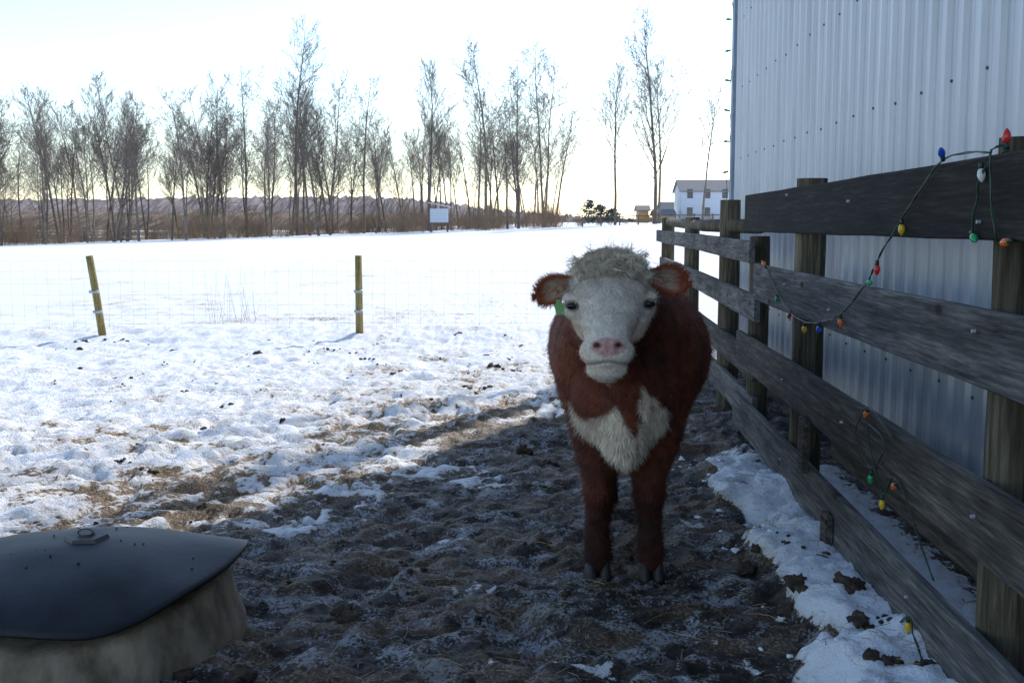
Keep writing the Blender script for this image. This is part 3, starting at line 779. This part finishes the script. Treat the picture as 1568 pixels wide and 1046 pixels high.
# eyes
M_eye=simple('eye',(.006,.004,.003),(.02,.012,.008),30,.06,0)
for nme,c_ in (('eye_left',EL_),('eye_right',ER_)):
    bf=Buf();ell(bf,(c_[0],c_[1]+.012,c_[2]),(.026,.021,.0165));bf.obj(nme,M_eye,True,cow)
    bf=Buf()
    pts=[(c_[0]+.027*math.cos(t_),c_[1]-.004+.012*abs(math.cos(t_)),c_[2]+.002+.013*math.sin(t_)) for t_ in np.linspace(.05,math.pi-.05,9)]
    tube(bf,pts,.0042,6,True,(.26,.20,.16))
    pts=[(c_[0]+.026*math.cos(t_),c_[1]+.0+.012*abs(math.cos(t_)),c_[2]-.001-.012*math.sin(t_)) for t_ in np.linspace(.05,math.pi-.05,9)]
    tube(bf,pts,.003,6,True,(.08,.06,.05))
    for t_ in np.linspace(.3,2.8,26):
        q=Vector((c_[0]+.024*math.cos(t_),c_[1]-.006,c_[2]+.004+.014*math.sin(t_)));tube(bf,[q,q+Vector((math.cos(t_)*.006,-.014,-.003))],[.0007,.0003],3,False,(.65,.6,.52))
    bf.obj('eyelid',M_fur,True,cow)
# ears
def ear(name,base,axis,up,L_,W_):
    base=Vector(base);ax=Vector(axis).normalized();up=Vector(up);up=(up-ax*up.dot(ax)).normalized();fw=ax.cross(up)
    if fw.y>0: fw=-fw
    V=[];F=[];C_=[];ni,nj=16,12
    for i in range(ni+1):
        s=i/ni;wd=W_*(.36+.64*math.sin(min(1,s*1.35)*math.pi/2))*(math.sqrt(max(0,1-max(0,(s-.5)/.5)**2)))+.002
        for j in range(nj+1):
            t=-1+2*j/nj
            p=base+ax*L_*s+up*wd*t+fw*(-.6*wd*(1-t*t)*(1-.3*s)+ .012*s)-Vector((0,0,.02*s*s))
            V.append(tuple(p))
            e_=ss(.55,.9,np.array(max(abs(t),s*1.0)));k=float(e_)
            cin=np.array([.46,.33,.26]);C_.append(tuple(cin*(1-k)+body*1.9*k))
    for i in range(ni):
        for j in range(nj):
            a_=i*(nj+1)+j;F.append((a_,a_+1,a_+nj+2,a_+nj+1))
    o_=mk(name,V,F,M_fur,True,cow,np.array(C_));sd=o_.modifiers.new('s','SOLIDIFY');sd.thickness=.008;sd.offset=0
    bf=Buf();rr=random.Random(8)
    for i in range(2600):
        a_=rr.randrange(len(V));p=Vector(V[a_]);s=(a_//(nj+1))/ni;t=-1+2*(a_%(nj+1))/nj
        out=ax*.8+up*t*(1.0)+fw*rr.uniform(.0,.5)+Vector((rr.gauss(0,.3),rr.gauss(0,.3),rr.gauss(0,.3)));out.normalize()
        ed=abs(t)>.75 or s>.85
        c_=tuple(body*rr.uniform(1.2,3.4)) if ed else ((.60,.50,.39) if (s<.75 and rr.random()<.7) else tuple(body*3))
        tube(bf,[p,p+out*(.022 if ed else .030)*rr.uniform(.5,1.3)],[.0011,.0003],3,False,c_)
    bf.obj(name+'_hair',M_fur,False,cow)
ear('ear_left',(.258,4.57,1.300),(-1,.10,-.22),(.1,-.15,1),.165,.058)
ear('ear_right',(.560,4.57,1.325),(1,.10,-.04),(-.1,-.15,1),.165,.060)
m=simple('tag_green',(.12,.30,.10),(.2,.42,.15),10,.5,0)
bf=Buf();V=[];cxx,cyy,czz=.196,4.515,1.205
for yy in (0,.004):
    for a_,b_ in ((-.012,.035),(.012,.035),(.016,.018),(.028,.005),(.028,-.03),(.022,-.036),(-.022,-.036),(-.028,-.03),(-.028,.005),(-.016,.018)): V.append((cxx+(a_-.25*b_)*.8,cyy+yy,czz+b_*.85))
bf.add(V,[tuple(range(10)),tuple(range(19,9,-1))]+[(i,(i+1)%10,10+(i+1)%10,10+i) for i in range(10)])
tube(bf,[(cxx-.005,cyy-.004,czz+.022),(cxx-.005,cyy+.03,czz+.022)],.006,8);bf.obj('ear_tag',m,False,cow)
M_hoof=simple('hoof',(.012,.010,.008),(.04,.032,.025),30,.6,.2)
bf=Buf()
for x,y in ((.378,4.77),(.612,4.77),(.535,6.09),(.745,6.09)):
    for s in (-1,1):
        V=[];
        for z,k,fy in ((-.02,1.05,0),(.0,1.05,0),(.035,.9,.008),(.075,.75,.02)):
            for a_ in range(10):
                t=2*math.pi*a_/10
                V.append((x+s*(.030)+.030*k*math.cos(t),y+fy-.01+.058*k*math.sin(t)*(1.1 if math.sin(t)<0 else .9),z+.0))
        F=[(i*10+k,i*10+(k+1)%10,(i+1)*10+(k+1)%10,(i+1)*10+k) for i in range(3) for k in range(10)]+[tuple(range(30,40)),tuple(range(9,-1,-1))]
        bf.add(V,F)
bf.obj('hooves',M_hoof,True,cow)

# ------------------------------------------------------------------ light, sky, camera
S=Vector((math.sin(AZ)*math.cos(EL),math.cos(AZ)*math.cos(EL),math.sin(EL)))
sl=bpy.data.lights.new('sun','SUN');sl.energy=5;sl.angle=math.radians(.5);sl.color=(1,.96,.90)
so=bpy.data.objects.new('sun',sl);link(so);so.rotation_euler=S.to_track_quat('Z','Y').to_euler();so.location=(20,30,30)
w_=bpy.data.worlds.new('World');scene.world=w_;w_.use_nodes=True;nt=w_.node_tree
sk=nt.nodes.new('ShaderNodeTexSky');sk.sky_type='NISHITA';sk.sun_disc=False;sk.sun_elevation=EL;sk.sun_rotation=AZ;sk.dust_density=.3;sk.air_density=1.0;sk.ozone_density=1.8
hs=nt.nodes.new('ShaderNodeHueSaturation');hs.inputs['Saturation'].default_value=.95;hs.inputs['Value'].default_value=1.58
nt.links.new(sk.outputs[0],hs.inputs['Color']);nt.links.new(hs.outputs[0],nt.nodes['Background'].inputs[0]);nt.nodes['Background'].inputs[1].default_value=.15
cam=bpy.data.cameras.new('camera');cam.lens=39.03;cam.sensor_width=36;cam.clip_end=3000;cam.clip_start=.05
co=bpy.data.objects.new('camera',cam);link(co);co.location=(0,0,1.55);co.rotation_euler=(math.radians(90-6.14),0,0)
scene.camera=co
print('verts ground',len(xs)*len(ys),'cow',nv)
